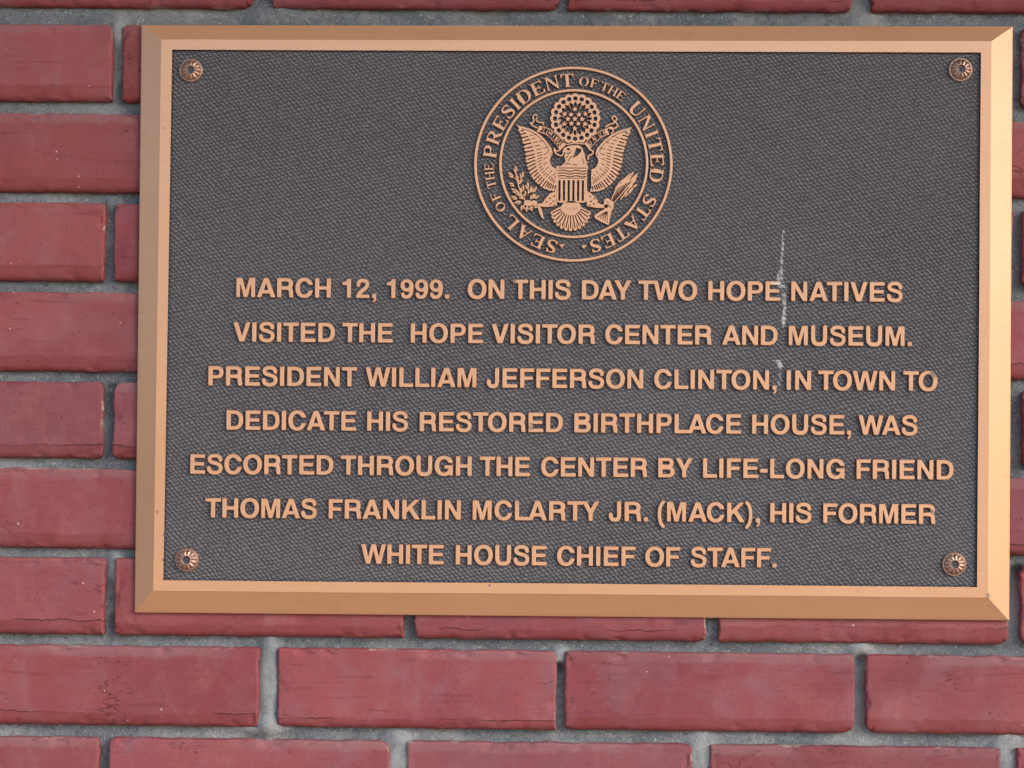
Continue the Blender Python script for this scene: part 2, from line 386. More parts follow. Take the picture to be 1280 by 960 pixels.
# ------------------------------------------------------------------ bold sans capitals, 1000 units to the em, capital height 720
SANS = {}
def glyph_canvas(w=1000): return Canvas(-60, -260, w + 60, 860, 6)
def ring_half(c, xs, cy, rx, ry, wv, wh, e=2.25):
    """a bowl open to the left: straight from the stem to xs, then half an oval"""
    c.bar(140, cy - ry, xs, cy + ry); c.oval(xs, cy, rx, ry, e=e)
    c.bar(214, cy - ry + wh, xs, cy + ry - wh, False); c.oval(xs, cy, rx - wv, ry - wh, False, e=e)
    c.bar(-60, -200, 72, 800, False)
def sans(ch):
    c = glyph_canvas(); adv = 722
    if ch == 'A': c.poly([(18, 0), (283, 720), (442, 720), (704, 0), (545, 0), (494, 148), (226, 148), (177, 0)]); c.poly([(268, 268), (452, 268), (361, 545)], False)
    elif ch == 'B':
        ring_half(c, 420, 538, 214, 182, 140, 114); ring_half(c, 440, 208, 230, 208, 146, 122); c.bar(72, 0, 218, 720)
    elif ch == 'C': c.oval(372, 360, 330, 379, e=2.15); c.oval(372, 360, 176, 254, False, e=2.1); c.bar(400, 268, 800, 474, False)
    elif ch == 'D': ring_half(c, 330, 360, 354, 360, 146, 124, 2.35); c.bar(72, 0, 218, 720)
    elif ch == 'E': adv = 667; c.bar(76, 0, 222, 720); c.bar(76, 595, 615, 720); c.bar(76, 308, 580, 428); c.bar(76, 0, 624, 126)
    elif ch == 'F': adv = 611; c.bar(76, 0, 222, 720); c.bar(76, 595, 590, 720); c.bar(76, 296, 540, 416)
    elif ch == 'G':
        adv = 778; c.oval(388, 360, 346, 379, e=2.15); c.oval(388, 360, 190, 254, False, e=2.1); c.bar(420, 330, 800, 476, False)
        c.bar(405, 268, 712, 386); c.bar(604, 0, 712, 386); c.bar(712, -40, 800, 386, False)
    elif ch == 'H': c.bar(71, 0, 217, 720); c.bar(505, 0, 651, 720); c.bar(100, 300, 600, 424)
    elif ch == 'I': adv = 278; c.bar(66, 0, 212, 720)
    elif ch == 'J': adv = 556; c.stroke([(411, 720), (411, 400), (411, 220), (385, 100), (325, 55), (255, 46), (175, 62), (118, 125), (97, 262)], 140)
    elif ch == 'K': c.bar(72, 0, 218, 720); c.poly([(518, 720), (704, 720), (424, 442), (718, 0), (536, 0), (322, 342), (214, 232), (214, 410)])
    elif ch == 'L': adv = 611; c.bar(76, 0, 222, 720); c.bar(76, 0, 583, 126)
    elif ch == 'M': adv = 833; c.poly([(68, 0), (68, 720), (278, 720), (417, 225), (556, 720), (765, 720), (765, 0), (630, 0), (630, 560), (483, 0), (350, 0), (203, 560), (203, 0)])
    elif ch == 'N': c.poly([(68, 0), (68, 720), (220, 720), (512, 235), (512, 720), (654, 720), (654, 0), (502, 0), (210, 485), (210, 0)])
    elif ch == 'O': adv = 778; c.oval(389, 360, 346, 379, e=2.15); c.oval(389, 360, 192, 254, False, e=2.1)
    elif ch == 'P': adv = 667; ring_half(c, 390, 492, 236, 228, 144, 122); c.bar(72, 0, 218, 720)
    elif ch == 'R':
        ring_half(c, 420, 506, 236, 214, 146, 120); c.stroke([(400, 350), (500, 345), (566, 290), (584, 190), (592, 80), (622, -60)], 142)
        c.bar(72, 0, 218, 720); c.bar(0, -200, 900, 0, False)
    elif ch == 'S':
        adv = 667
        c.stroke([(548, 503), (520, 612), (430, 668), (333, 679), (220, 660), (142, 600), (136, 520), (182, 455), (270, 418), (400, 384), (502, 335), (553, 262),
                  (554, 185), (514, 98), (430, 52), (335, 41), (225, 56), (138, 115), (106, 236)], 132)
    elif ch == 'T': adv = 611; c.bar(20, 595, 591, 720); c.bar(232, 0, 379, 620)
    elif ch == 'U': c.stroke([(143, 720), (143, 450), (143, 250), (168, 130), (245, 62), (361, 46), (477, 62), (554, 130), (579, 250), (579, 450), (579, 720)], 145)
    elif ch == 'V': adv = 667; c.poly([(18, 720), (247, 0), (420, 0), (649, 720), (493, 720), (335, 190), (177, 720)])
    elif ch == 'W': adv = 944; c.poly([(12, 720), (195, 0), (352, 0), (472, 520), (592, 0), (750, 0), (932, 720), (778, 720), (670, 215), (551, 720), (394, 720), (275, 215), (167, 720)])
    elif ch == 'Y': adv = 667; c.poly([(14, 720), (187, 720), (335, 425), (483, 720), (653, 720), (407, 272), (407, 0), (261, 0), (261, 272)])
    elif ch == '1': adv = 556; c.poly([(66, 478), (66, 588), (150, 596), (216, 630), (254, 712), (380, 712), (380, 0), (236, 0), (236, 478)])
    elif ch == '2': adv = 556; c.stroke([(98, 455), (118, 575), (190, 640), (282, 648), (382, 622), (434, 540), (420, 440), (345, 345), (235, 262), (150, 180), (104, 80), (92, 20)], 134); c.bar(26, 0, 512, 124); c.bar(0, -100, 600, 0, False)
    elif ch == '9':
        adv = 556; c.oval(268, 478, 238, 234); c.oval(262, 482, 100, 118, False)
        c.stroke([(452, 490), (448, 330), (412, 160), (345, 70), (250, 46), (160, 66), (106, 172)], 128)
    elif ch == '.': adv = 278; c.bar(64, 0, 214, 150)
    elif ch == ',': adv = 278; c.bar(64, 0, 214, 150); c.poly([(214, 60), (214, -40), (178, -130), (82, -172), (82, -108), (132, -80), (142, 20)])
    elif ch == '-': adv = 333; c.bar(27, 205, 306, 335)
    elif ch in '()':
        adv = 333; P = [(285, 745), (165, 570), (122, 270), (165, -30), (285, -210)]
        if ch == ')': P = [(333 - x, y) for x, y in P]
        c.stroke(P, 118)
    return (c.contours(2.0, .35, .36), c.contours(2.4, .4, .07)), adv

def build_text():
    LINES = [
        ((371.3, 377.2, 294, 1129), 'MARCH:294.5:413.8 12,:427:470.8 1999.:482.5:562 ON:583.8:630.8 THIS:640:713.8 DAY:726.5:789.5 TWO:797:872 HOPE:884.5:976 NATIVES:988.3:1129'),
        ((426.9, 432.6, 291, 1140), 'VISITED:291:418.8 THE:427:491.3 HOPE:512.6:604.3 VISITOR:613.8:744.3 CENTER:755.8:890 AND:902:972.5 MUSEUM.:985.2:1140.5'),
        ((481.8, 488.7, 260, 1172), 'PRESIDENT:259.6:446.8 WILLIAM:456.3:595.8 JEFFERSON:607.5:804.5 CLINTON,:817:971.3 IN:982.5:1014.3 TOWN:1022:1119.5 TO:1128.3:1172.5'),
        ((537.1, 544.0, 282, 1147), 'DEDICATE:282.2:445.5 HIS:458:510.5 RESTORED:523.8:703.8 BIRTHPLACE:717:927 HOUSE,:939.3:1064.5 WAS:1072.5:1147.5'),
        ((592.1, 599.6, 237, 1192), 'ESCORTED:237:416.8 THROUGH:425:590 THE:598.8:663 CENTER:675.5:809.5 BY:822:866.3 LIFE-LONG:878:1056.3 FRIEND:1070:1192.5'),
        ((646.9, 655.0, 256, 1170), 'THOMAS:255.8:396.3 FRANKLIN:410:576.3 MCLARTY:590:749.3 JR.:760:810.5 (MACK),:821.3:950.5 HIS:962:1015 FORMER:1028.3:1170'),
        ((704.6, 709.6, 450, 971), 'WHITE:450.6:555 HOUSE:568.8:683.8 CHIEF:695.5:795 OF:805.8:850.8 STAFF.:862.6:971.3'),
    ]
    S = .02415 * .585 / .720 / 1000 * 1.0       # metres per font unit
    H = Y_FIELD + .0003
    meshes = {}
    for (b0, b1, xa, xb), words in LINES:
        for w in words.split():
            txt, x0, x1 = w.rsplit(':', 2) if w.count(':') == 2 else None
            x0, x1 = float(x0) + .6, float(x1) - .6
            base = lambda x: b0 + (b1 - b0) * (x - xa) / (xb - xa)
            A, B = at(x0, base(x0), 0), at(x1, base(x1), 0)
            width = B.x - A.x; g = []
            for ch in txt:
                if ch not in SANS:
                    (loops, feet), adv = sans(ch); SANS[ch] = (loops, adv, min(l[:, 0].min() for l in loops), max(l[:, 0].max() for l in loops), feet)
                g.append(SANS[ch])
            ink = sum(q[1] for q in g) - g[0][2] - (g[-1][1] - g[-1][3])
            # close up the diagonal pairs the way type does
            kern = [(-70 if txt[i:i + 2] in ('LA', 'TY', 'AT', 'TA', 'AV', 'LT', 'AY', 'WA', 'TO', 'LY', 'AC') else 0) for i in range(len(txt) - 1)] + [0]
            ink += sum(kern); extra = (width / S - ink) / max(1, len(txt) - 1)
            if len(txt) < 4: extra = max(-60, min(60, extra))
            sc = width / S / (ink + extra * (len(txt) - 1)) if len(txt) < 4 else 1.
            x = -g[0][2]
            for ch, q, k in zip(txt, g, kern):
                if ch not in meshes:
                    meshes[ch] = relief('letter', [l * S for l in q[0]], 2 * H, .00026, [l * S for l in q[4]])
                t = x * S * sc / width
                o = link('letter', meshes[ch], M_LETTER, plaque)
                o.location = (A.x + x * S * sc, H, A.z + (B.z - A.z) * t)
                o.rotation_euler = (0, -math.atan2(B.z - A.z, width), 0)
                o.scale = (sc, 1, 1)
                x += q[1] + extra + k

# ------------------------------------------------------------------ bold serif capitals for the rim of the seal
SERIF = {}
def serif(ch):
    c = glyph_canvas(); sl, th, st = 44, 62, 150      # slab, hairline, stem
    def foot(x0, x1, y, up):
        c.bar(x0 - 50, y, x1 + 50, y + (sl if up else -sl))
    def stem(x, top=True, bot=True):
        c.bar(x, 0, x + st, 720)
        if bot: foot(x, x + st, 0, True)
        if top: foot(x, x + st, 720, False)
    adv = 720
    if ch == 'I': adv = 370; stem(110)
    elif ch == 'H': adv = 800; stem(90); stem(560); c.bar(150, 330, 600, 330 + th)
    elif ch == 'N': adv = 740; c.bar(100, 0, 100 + th, 720); c.bar(580, 0, 580 + th, 720); c.poly([(60, 720), (230, 720), (640, 120), (640, -10), (585, -10)] ); foot(100, 100 + th, 0, True); foot(580, 580 + th, 720, False); c.bar(40, 676, 200, 720)
    elif ch == 'E' or ch == 'F':
        adv = 670 if ch == 'E' else 620; stem(90); c.bar(150, 720 - sl - 12, 580, 720); c.poly([(580, 720), (520, 676), (560, 530), (600, 530), (600, 720)])
        c.bar(150, 345, 400, 345 + th); c.bar(400, 260, 440, 490)
        if ch == 'E': c.bar(150, 0, 590, sl + 12); c.poly([(590, 0), (530, 44), (590, 200), (630, 200), (620, 0)])
    elif ch == 'L': adv = 650; stem(90); c.bar(150, 0, 590, sl + 12); c.poly([(590, 0), (520, 44), (585, 230), (625, 230), (615, 0)])
    elif ch == 'T': adv = 680; stem(265, top=False); c.bar(40, 720 - sl - 12, 640, 720); c.poly([(40, 720), (100, 676), (60, 500), (20, 500), (24, 720)]); c.poly([(640, 720), (580, 676), (620, 500), (660, 500), (656, 720)])
    elif ch == 'A': adv = 740; c.poly([(330, 730), (400, 730), (690, 0), (510, 0), (320, 500), (330, 560), (135, 0), (70, 0)]); c.bar(190, 210, 560, 210 + th); foot(90, 130, 0, True); foot(520, 660, 0, True)
    elif ch == 'O': adv = 780; c.oval(390, 360, 350, 376); c.oval(390, 360, 190, 318, False)
    elif ch == 'D': adv = 750; stem(90); c.bar(150, 0, 350, 720); c.oval(350, 360, 340, 360); c.bar(-60, -90, 40, 800, False); c.bar(240, sl + 8, 350, 720 - sl - 8, False); c.oval(350, 360, 180, 308, False); c.bar(90, 0, 240, 720)
    elif ch in 'PR':
        adv = 650 if ch == 'P' else 740; stem(90); c.bar(150, 330, 380, 720); c.oval(380, 525, 235, 195); c.bar(240, 382, 380, 668, False); c.oval(370, 525, 95, 143, False); c.bar(90, 0, 240, 720)
        if ch == 'R': c.poly([(330, 370), (470, 380), (640, 60), (720, 44), (720, 0), (540, 0), (300, 350)])
    elif ch == 'U': adv = 740; c.stroke([(165, 720), (165, 420), (165, 230), (240, 70), (380, 40), (520, 80), (590, 230), (590, 420), (590, 720)], lambda t: 150 if t < .45 else 62 + 88 * max(0, (.6 - t) / .15)); foot(90, 240, 720, False); foot(560, 620, 720, False)
    elif ch == 'S':
        adv = 600; c.stroke([(500, 540), (450, 660), (330, 690), (190, 660), (135, 560), (190, 460), (330, 380), (450, 290), (485, 180), (430, 70), (300, 28), (160, 60), (90, 190)], lambda t: 66 + 100 * math.exp(-((t - .5) / .22) ** 2))
        c.bar(480, 500, 525, 720); c.bar(60, 0, 105, 220)
    return (c.contours(1.4, .5), c.contours(1.8, .5, .1)), adv

def build_seal():
    cx, cy = 716.4, 205.0
    C = at(cx, cy, 0); k = (at(cx + 100, cy, 0) - C).length / 100
    kz = (at(cx, cy + 100, 0) - C).length / 100
    K = np.array([k, kz]); H = Y_FIELD + .0003
    def ring(r0, r1, dx=0, dy=0, ys=1.):
        t = np.linspace(0, 2 * math.pi, 145)[:-1]; o = np.array([dx, dy])
        L = np.stack([np.cos(t), np.sin(t) * ys], 1)
        return [(L * r1 + o) * K, ((L * r0)[::-1] + o) * K]
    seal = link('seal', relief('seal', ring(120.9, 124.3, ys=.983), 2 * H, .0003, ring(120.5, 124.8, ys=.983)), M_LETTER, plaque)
    seal.location = (C.x, H, C.z)
    seal['label'] = 'round presidential seal with eagle inside two raised rings'
    def sub(name, loops, bevel=.00022, foot=None, h=1.0):
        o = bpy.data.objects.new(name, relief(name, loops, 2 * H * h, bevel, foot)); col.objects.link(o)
        o.parent = seal; o.location = (0, 0, H - H * h) if False else (0, H * (1 - h), 0)
        return o
    sub('inner_ring', ring(90.2, 93.4, .6, .6), .0003, ring(89.8, 93.8, .6, .6))
    # lettering round the rim: angle clockwise from the top
    for word, a0, a1, r0, size in (('SEAL', 189.5, 231.5, 98, 16.2), ('OF', 235, 250.5, 100, 11.2), ('THE', 253, 270.5, 100, 11.2), ('PRESIDENT', 273.5, 360.5, 96.6, 16.6),
                                   ('OF', 3, 17.5, 98.5, 11.2), ('THE', 18.8, 37.5, 98.5, 11.2), ('UNITED', 43.5, 103.5, 96.6, 16.6), ('STATES', 111, 168.5, 97.6, 16.2)):
        for ch in word:
            if ch not in SERIF: SERIF[ch] = serif(ch)
        tot = sum(SERIF[ch][1] for ch in word); a = a0
        for ch in word:
            loops, adv = SERIF[ch]; da = (a1 - a0) * adv / tot; mid = math.radians(a + da / 2); a += da
            s = size / 720; wide = math.radians(da) * (r0 + size * .45) / (adv * s)
            s2 = s * min(1.12, wide)
            bend = lambda ls: [np.stack([(r0 + l[:, 1] * s) * math.sin(mid) + (l[:, 0] - adv / 2) * s2 * math.cos(mid), (r0 + l[:, 1] * s) * math.cos(mid) - (l[:, 0] - adv / 2) * s2 * math.sin(mid)], 1) * K for l in ls]
            sub('letter', bend(loops[0]), .00016, bend(loops[1]))
    for x, y in ((703, 307), (730.6, 308)):
        X, Y = x - cx, cy - y; sub('rim_dot', [np.array([(X - 4, Y + 2.6), (X, Y - 3.2), (X + 4, Y + 2.6), (X + 1.6, Y + 1.6), (X - 1.6, Y + 1.6)][::-1]) * K], .00015)

    # ---- the arms, drawn on a canvas of 6.4 units per photograph pixel, y down, origin at photograph 620, 90
    def cv(x0, y0, x1, y1): return Canvas(x0, y0, x1, y1, 1.8)
    def place(name, c, sig=1.1, h=1.0, bev=.00010):
        L, Ft = ([np.stack([(620 + l[:, 0] / 6.4 - cx), (cy - 90 - l[:, 1] / 6.4)], 1)[::-1] * K for l in c.contours(sg, .35, lv)] for sg, lv in ((sig, .5), (sig + .4, .12)))
        return sub(name, L, bev, Ft, h)
    # ring of clouds
    c = cv(400, 140, 860, 610); gx, gy = 631, 372
    c.oval(gx, gy, 182, 182, n=80)
    for i in range(20):
        t = 2 * math.pi * i / 20; c.oval(gx + 172 * math.cos(t), gy + 172 * math.sin(t), 31)
    c.oval(gx, gy, 136, 136, False, n=80)
    for i in range(20):
        t = 2 * math.pi * (i + .0) / 20; c.oval(gx + 162 * math.cos(t), gy + 162 * math.sin(t), 17, 19, False, rot=t)
        c.oval(gx + 133 * math.cos(t + .157), gy + 133 * math.sin(t + .157), 15)
    place('cloud_ring', c)
    # rays of light inside the ring, then the thirteen stars
    c = cv(480, 220, 780, 520)
    for i in range(20):
        t = 2 * math.pi * (i + .5) / 20 + .05 * math.sin(i * 5); r0 = 92 + 14 * math.sin(i * 2.3)
        c.stroke([(gx + r0 * math.cos(t), gy + r0 * math.sin(t)), (gx + 146 * math.cos(t), gy + 146 * math.sin(t))], 4.5, curve=False)
    place('rays', c, .9)
    for sx_, sy_ in ((628, 296), (545, 334), (597, 340), (660, 340), (712, 334), (572, 376), (628, 374), (686, 376), (545, 414), (600, 412), (656, 412), (710, 414), (628, 452)):
        c = cv(sx_ - 40, sy_ - 40, sx_ + 40, sy_ + 40)
        c.poly([(sx_ + (25 if i % 2 == 0 else 11) * math.sin(math.pi * i / 5), sy_ - (25 if i % 2 == 0 else 11) * math.cos(math.pi * i / 5)) for i in range(10)])
        place('star', c, .9)
    # scroll, outlined ribbon with small raised letters
    def ribbon(c, top, bot, word, caps):
        T, B = catmull(top), catmull(bot); c.poly(T + B[::-1])
        def ins(P, d):
            return [(x, y + d) for x, y in P]
        c.poly(ins(T, 8)[2:-2] + ins(B, -8)[2:-2][::-1], False)
        n = len(word)
        for i, ch in enumerate(word):
            if ch not in SANS:
                (l, ft), a = sans(ch); SANS[ch] = (l, a, min(q[:, 0].min() for q in l), max(q[:, 0].max() for q in l), ft)
            f = (i + .75) / (n + .5); j = f * (len(T) - 1); a = int(j); e = j - a
            def pick(P): a2 = min(a + 1, len(P) - 1); return np.array(P[a]) * (1 - e) + np.array(P[a2]) * e
            t_, b_ = pick(T), pick(B); m = (t_ + b_) / 2; up = (t_ - b_); h = np.linalg.norm(up); up /= h; rt = np.array([-up[1], up[0]])
            s = h * .60 / 720
            def blank():
                q = Canvas(c.x0, c.y0, c.x0 + 9, c.y0 + 9, c.step); q.nx, q.ny = c.nx, c.ny; q.a = np.zeros_like(c.a); return q
            tmp = blank()
            for q in SANS[ch][0]:
                P = m + np.outer((q[:, 0] - SANS[ch][1] / 2) * s * .8, rt) + np.outer((q[:, 1] - 360) * s, up)
                L2 = blank().poly(P); tmp.a ^= L2.a
            c.a |= tmp.a
    c = cv(250, 320, 1010, 700)
    ribbon(c, [(345, 428), (430, 455), (500, 510), (560, 580)], [(322, 478), (400, 505), (460, 560), (512, 628)], 'PLURIBUS', 0)
    ribbon(c, [(705, 572), (760, 515), (830, 470), (885, 448)], [(745, 622), (790, 570), (850, 520), (905, 498)], 'UNUM', 0)
    c.stroke([(330, 350), (305, 343), (292, 362), (300, 385), (288, 410), (272, 408), (292, 432), (330, 448)], 11)
    c.stroke([(328, 360), (318, 385), (345, 405), (372, 402), (375, 425)], 10)
    c.stroke([(885, 450), (925, 440), (935, 470), (920, 495)], 10); c.stroke([(870, 440), (905, 418), (945, 405), (935, 380), (925, 365), (945, 352), (965, 372), (955, 395), (972, 430), (940, 450), (905, 452)], 11)
    c.stroke([(512, 625), (480, 632), (465, 610), (470, 640), (500, 665), (528, 668), (540, 640)], 11)
    c.stroke([(745, 620), (775, 632), (770, 655), (740, 672), (735, 710), (722, 735)], 12)
    c.stroke([(560, 580), (620, 572), (705, 575)], 9)
    place('scroll', c, .9)
    # eagle: wings, head, legs, tail
    c = cv(130, 400, 1120, 1300)
    def wing(mx):
        f = (lambda p: p) if mx is None else (lambda p: (2 * mx - p[0], p[1] + 14 * (1 if p[1] < 560 else .3)))
        outer = catmull([f(p) for p in [(156, 424), (205, 482), (228, 555), (248, 640), (258, 720), (284, 800), (325, 862), (380, 908), (430, 930), (482, 936)]], 10)
        inner = catmull([f(p) for p in [(185, 432), (285, 462), (370, 520), (432, 600), (436, 650), (420, 700), (436, 752), (478, 780), (486, 815), (488, 850)]], 10)
        c.poly(outer + inner[::-1]); n = 25
        O = [np.array(outer[int(i * (len(outer) - 1) / n)]) for i in range(n + 1)]; I = [np.array(inner[int(i * (len(inner) - 1) / n)]) for i in range(n + 1)]
        for i in range(2, n + 1):
            d = (O[i] - I[i]); L = np.linalg.norm(d); u = d / L; tip = O[i] + u * 6
            c.oval(tip[0], tip[1], 15, 11, rot=math.atan2(u[1], u[0]))
        for i in range(1, n):
            m = (O[i] + O[i + 1]) / 2; q = (I[i] + I[i + 1]) / 2; d = m - q; L = np.linalg.norm(d)
            if L < 60: continue
            a = m - d * min(.30, 62 / L); b = m + d / L * 4
            c.stroke([tuple(a), tuple(b)], lambda t: 6 + 10 * math.sin(math.pi * min(1, t * .8 + .1)), False, curve=False)
            if L > 100: a, b = q + d * .38, q + d * .60; c.stroke([tuple(a), tuple(b)], 5.5, False, curve=False)
            if i % 2 == 0 and L > 100: a, b = q + d * .12, q + d * .32; c.stroke([tuple(a), tuple(b)], 5, False, curve=False)
        I2 = catmull([f(p) for p in [(200, 452), (285, 482), (362, 540), (412, 605), (418, 640)]], 6)
        c.stroke(I2, 4.5, False, curve=False)
        c.stroke([f(p) for p in [(432, 600), (446, 650), (424, 705), (446, 760), (486, 782)]], 11)
    wing(None); wing(624)
    # neck and head turned to the olive branch
    c.poly([(520, 756), (556, 715), (546, 668), (556, 640), (528, 640), (545, 606), (590, 588), (660, 584), (694, 610), (700, 660), (706, 705), (738, 756)])
    c.oval(578, 618, 13, 9, False, rot=.4); c.poly([(640, 606), (684, 618), (676, 640), (652, 668), (610, 690), (628, 650)], False)
    c.stroke([(560, 652), (585, 650), (600, 632)], 6, False); c.stroke([(556, 690), (580, 668)], 5, False, False); c.stroke([(575, 712), (606, 670)], 6, False, False)
    c.stroke([(548, 738), (585, 732), (590, 742)], 6, False); c.stroke([(610, 738), (650, 744)], 5, False, False); c.stroke([(690, 690), (706, 742)], 5, False, False)
    c.stroke([(700, 640), (712, 700), (734, 728)], 10)
    # legs
    for sgn, P in ((1, [(486, 950), (430, 975), (400, 1010), (372, 1052), (330, 1056), (334, 1074), (400, 1082), (490, 1072)]), (-1, [(732, 950), (780, 985), (812, 1020), (835, 1056), (900, 1064), (900, 1086), (800, 1086), (728, 1072)])):
        c.poly(P)
        for (dx, dy) in ((0, 0), (28, -30), (34, 12), (56, -8), (62, -48), (66, 22)):
            x, y = (405 + dx, 1045 + dy) if sgn > 0 else (818 - dx, 1045 + dy)
            c.stroke([(x - 8, y + 4), (x, y - 7), (x + 9, y + 2)], 6, False)
    # tail
    c.oval(603, 1080, 78, 50)
    tips = []
    for i in range(13):
        t = math.radians(-66 + 11 * i); L = 150 + 48 * math.cos(t * 1.1); x, y = 600 + L * math.sin(t) * .98, 1062 + L * math.cos(t)
        c.stroke([(600 + 30 * math.sin(t), 1050 + 20 * math.cos(t)), (x, y)], lambda u: 14 + 16 * u, curve=False); c.oval(x, y, 14.5)
    for i in range(13):
        t = math.radians(-66 + 11 * i); x0, y0 = 600 + 84 * math.sin(t), 1062 + 84 * math.cos(t); L = 148 + 44 * math.cos(t * 1.1)
        c.stroke([(x0, y0), (600 + L * math.sin(t), 1062 + L * math.cos(t))], 8.5, False, False)
    for i in range(7): c.stroke([(560 + 14 * i, 1082 + (i % 2) * 8), (563 + 14 * i, 1092 + (i % 2) * 8)], 5, False, False)
    place('eagle', c, 1.0)
    # shield
    c = cv(470, 745, 750, 1060)
    c.poly([(480, 754), (737, 754), (735, 775), (728, 790), (730, 1036), (700, 1046), (512, 1046), (482, 1036), (488, 790), (482, 775)])
    c.bar(496, 765, 724, 772, False)
    for y in (790, 812, 834):
        c.stroke([(496, y), (540, y - 5), (590, y + 6), (640, y - 4), (690, y + 5), (724, y - 2)], 7.5, False)
    c.bar(496, 848, 724, 853, False)
    for x in (508, 545, 582, 620, 658, 696): c.bar(x - 9, 866, x + 9, 1030, False)
    sh = place('shield', c, .9)
    # olive branch
    c = cv(80, 720, 420, 1200)
    c.stroke([(335, 1060), (270, 1060), (215, 1000), (180, 910), (155, 800)], 9)
    c.stroke([(330, 1068), (352, 1095), (362, 1130), (382, 1178)], lambda t: 8 + 20 * math.sin(math.pi * t)); c.oval(370, 1150, 10, 20, rot=-.3)
    c.oval(258, 1050, 34, 24); c.oval(305, 1048, 26, 20)
    leaves = [(155, 785, -5, 46), (205, 830, 25, 44), (120, 830, -40, 46), (190, 880, 35, 44), (128, 905, -55, 40), (165, 850, -8, 40), (150, 955, -50, 46), (210, 940, 20, 48), (250, 915, 8, 48), (270, 950, 25, 50),
              (305, 945, 42, 46), (320, 1000, 70, 42), (150, 1010, -70, 40), (180, 1045, -100, 44), (215, 1085, -150, 40), (250, 1095, -170, 34), (285, 1090, 165, 34), (235, 985, 0, 46), (200, 1000, -40, 46), (175, 975, -20, 40), (320, 1075, 110, 30), (290, 1000, 35, 44)]
    leaves = [(x, y, a, L * 1.18) for x, y, a, L in leaves]
    for x, y, a, L in leaves:
        t = math.radians(a); ux, uy = math.sin(t) * 1.0, -math.cos(t); nx_, ny_ = -uy * 1.35, ux * 1.35
        P = [(x - ux * L * .55, y - uy * L * .55), (x + nx_ * 13, y + ny_ * 13), (x + ux * L * .2 + nx_ * 11, y + uy * L * .2 + ny_ * 11), (x + ux * L * .7, y + uy * L * .7), (x + ux * L * .2 - nx_ * 11, y + uy * L * .2 - ny_ * 11), (x - nx_ * 13, y - ny_ * 13)]
        c.poly(P)
    for x, y, a, L in leaves:
        t = math.radians(a); ux, uy = math.sin(t), -math.cos(t)
        c.stroke([(x + ux * L * .05 + uy * 9, y + uy * L * .05 - ux * 9), (x + ux * L * .42 + uy * 7, y + uy * L * .42 - ux * 7)], 5, False, False)
        c.stroke([(x - ux * L * .15, y - uy * L * .15), (x + ux * L * .25, y + uy * L * .25)], 4, False, False)
    place('olive_branch', c, .9)
    # arrows
    c = cv(770, 780, 1160, 1250)
    for i in range(8):
        f = i / 7; tx, ty = 965 + 165 * f, 925 - 115 * math.sin(f * 1.6) ; L0 = (902 + 12 * f, 1078)
        c.stroke([L0, (tx, ty + 20 * f)], 9, curve=False)
    for x, y, a in ((965, 925, 18), (985, 895, 20), (1010, 870, 25), (1035, 850, 28), (1062, 826, 32), (1090, 812, 35), (1122, 825, 38), (1110, 868, 45), (1118, 905, 50), (1085, 905, 40), (1050, 905, 35), (1015, 935, 30), (1080, 950, 45), (1040, 965, 40), (1060, 870, 33)):
        t = math.radians(a); ux, uy = math.sin(t), -math.cos(t); nx_, ny_ = -uy, ux
        c.poly([(x + ux * 26, y + uy * 26), (x + nx_ * 13 - ux * 16, y + ny_ * 13 - uy * 16), (x - ux * 6, y - uy * 6), (x - nx_ * 13 - ux * 16, y - ny_ * 13 - uy * 16)])
        c.stroke([(x, y), (x - ux * 70, y - uy * 70)], 10, curve=False)
    for i in range(6):
        f = (i + .5) / 6; c.stroke([(915 + 22 * f, 1048), (972 + 120 * f, 925 - 60 * f)], 5, False, False)
    c.oval(892, 1042, 28, 34); c.oval(905, 1080, 38, 30); c.oval(925, 1055, 20, 26)
    c.poly([(880, 1090), (930, 1100), (905, 1224), (850, 1200), (800, 1175), (786, 1150), (840, 1112)])
    for a in range(5):
        c.stroke([(893 - 4 * a, 1112 + 2 * a), (893 - a * 20, 1205 - 11 * a)], 6, False, False)
    c.stroke([(872, 1060), (900, 1062), (925, 1085)], 5, False); c.stroke([(885, 1030), (905, 1050)], 5, False, False)
    place('arrow_bundle', c, .9)

# ------------------------------------------------------------------ the brick wall
wall = empty('brick_wall', (0, Y_BRICK, CAM_H))
tag(wall, 'red brick wall with grey recessed mortar joints behind the plaque', 'wall')

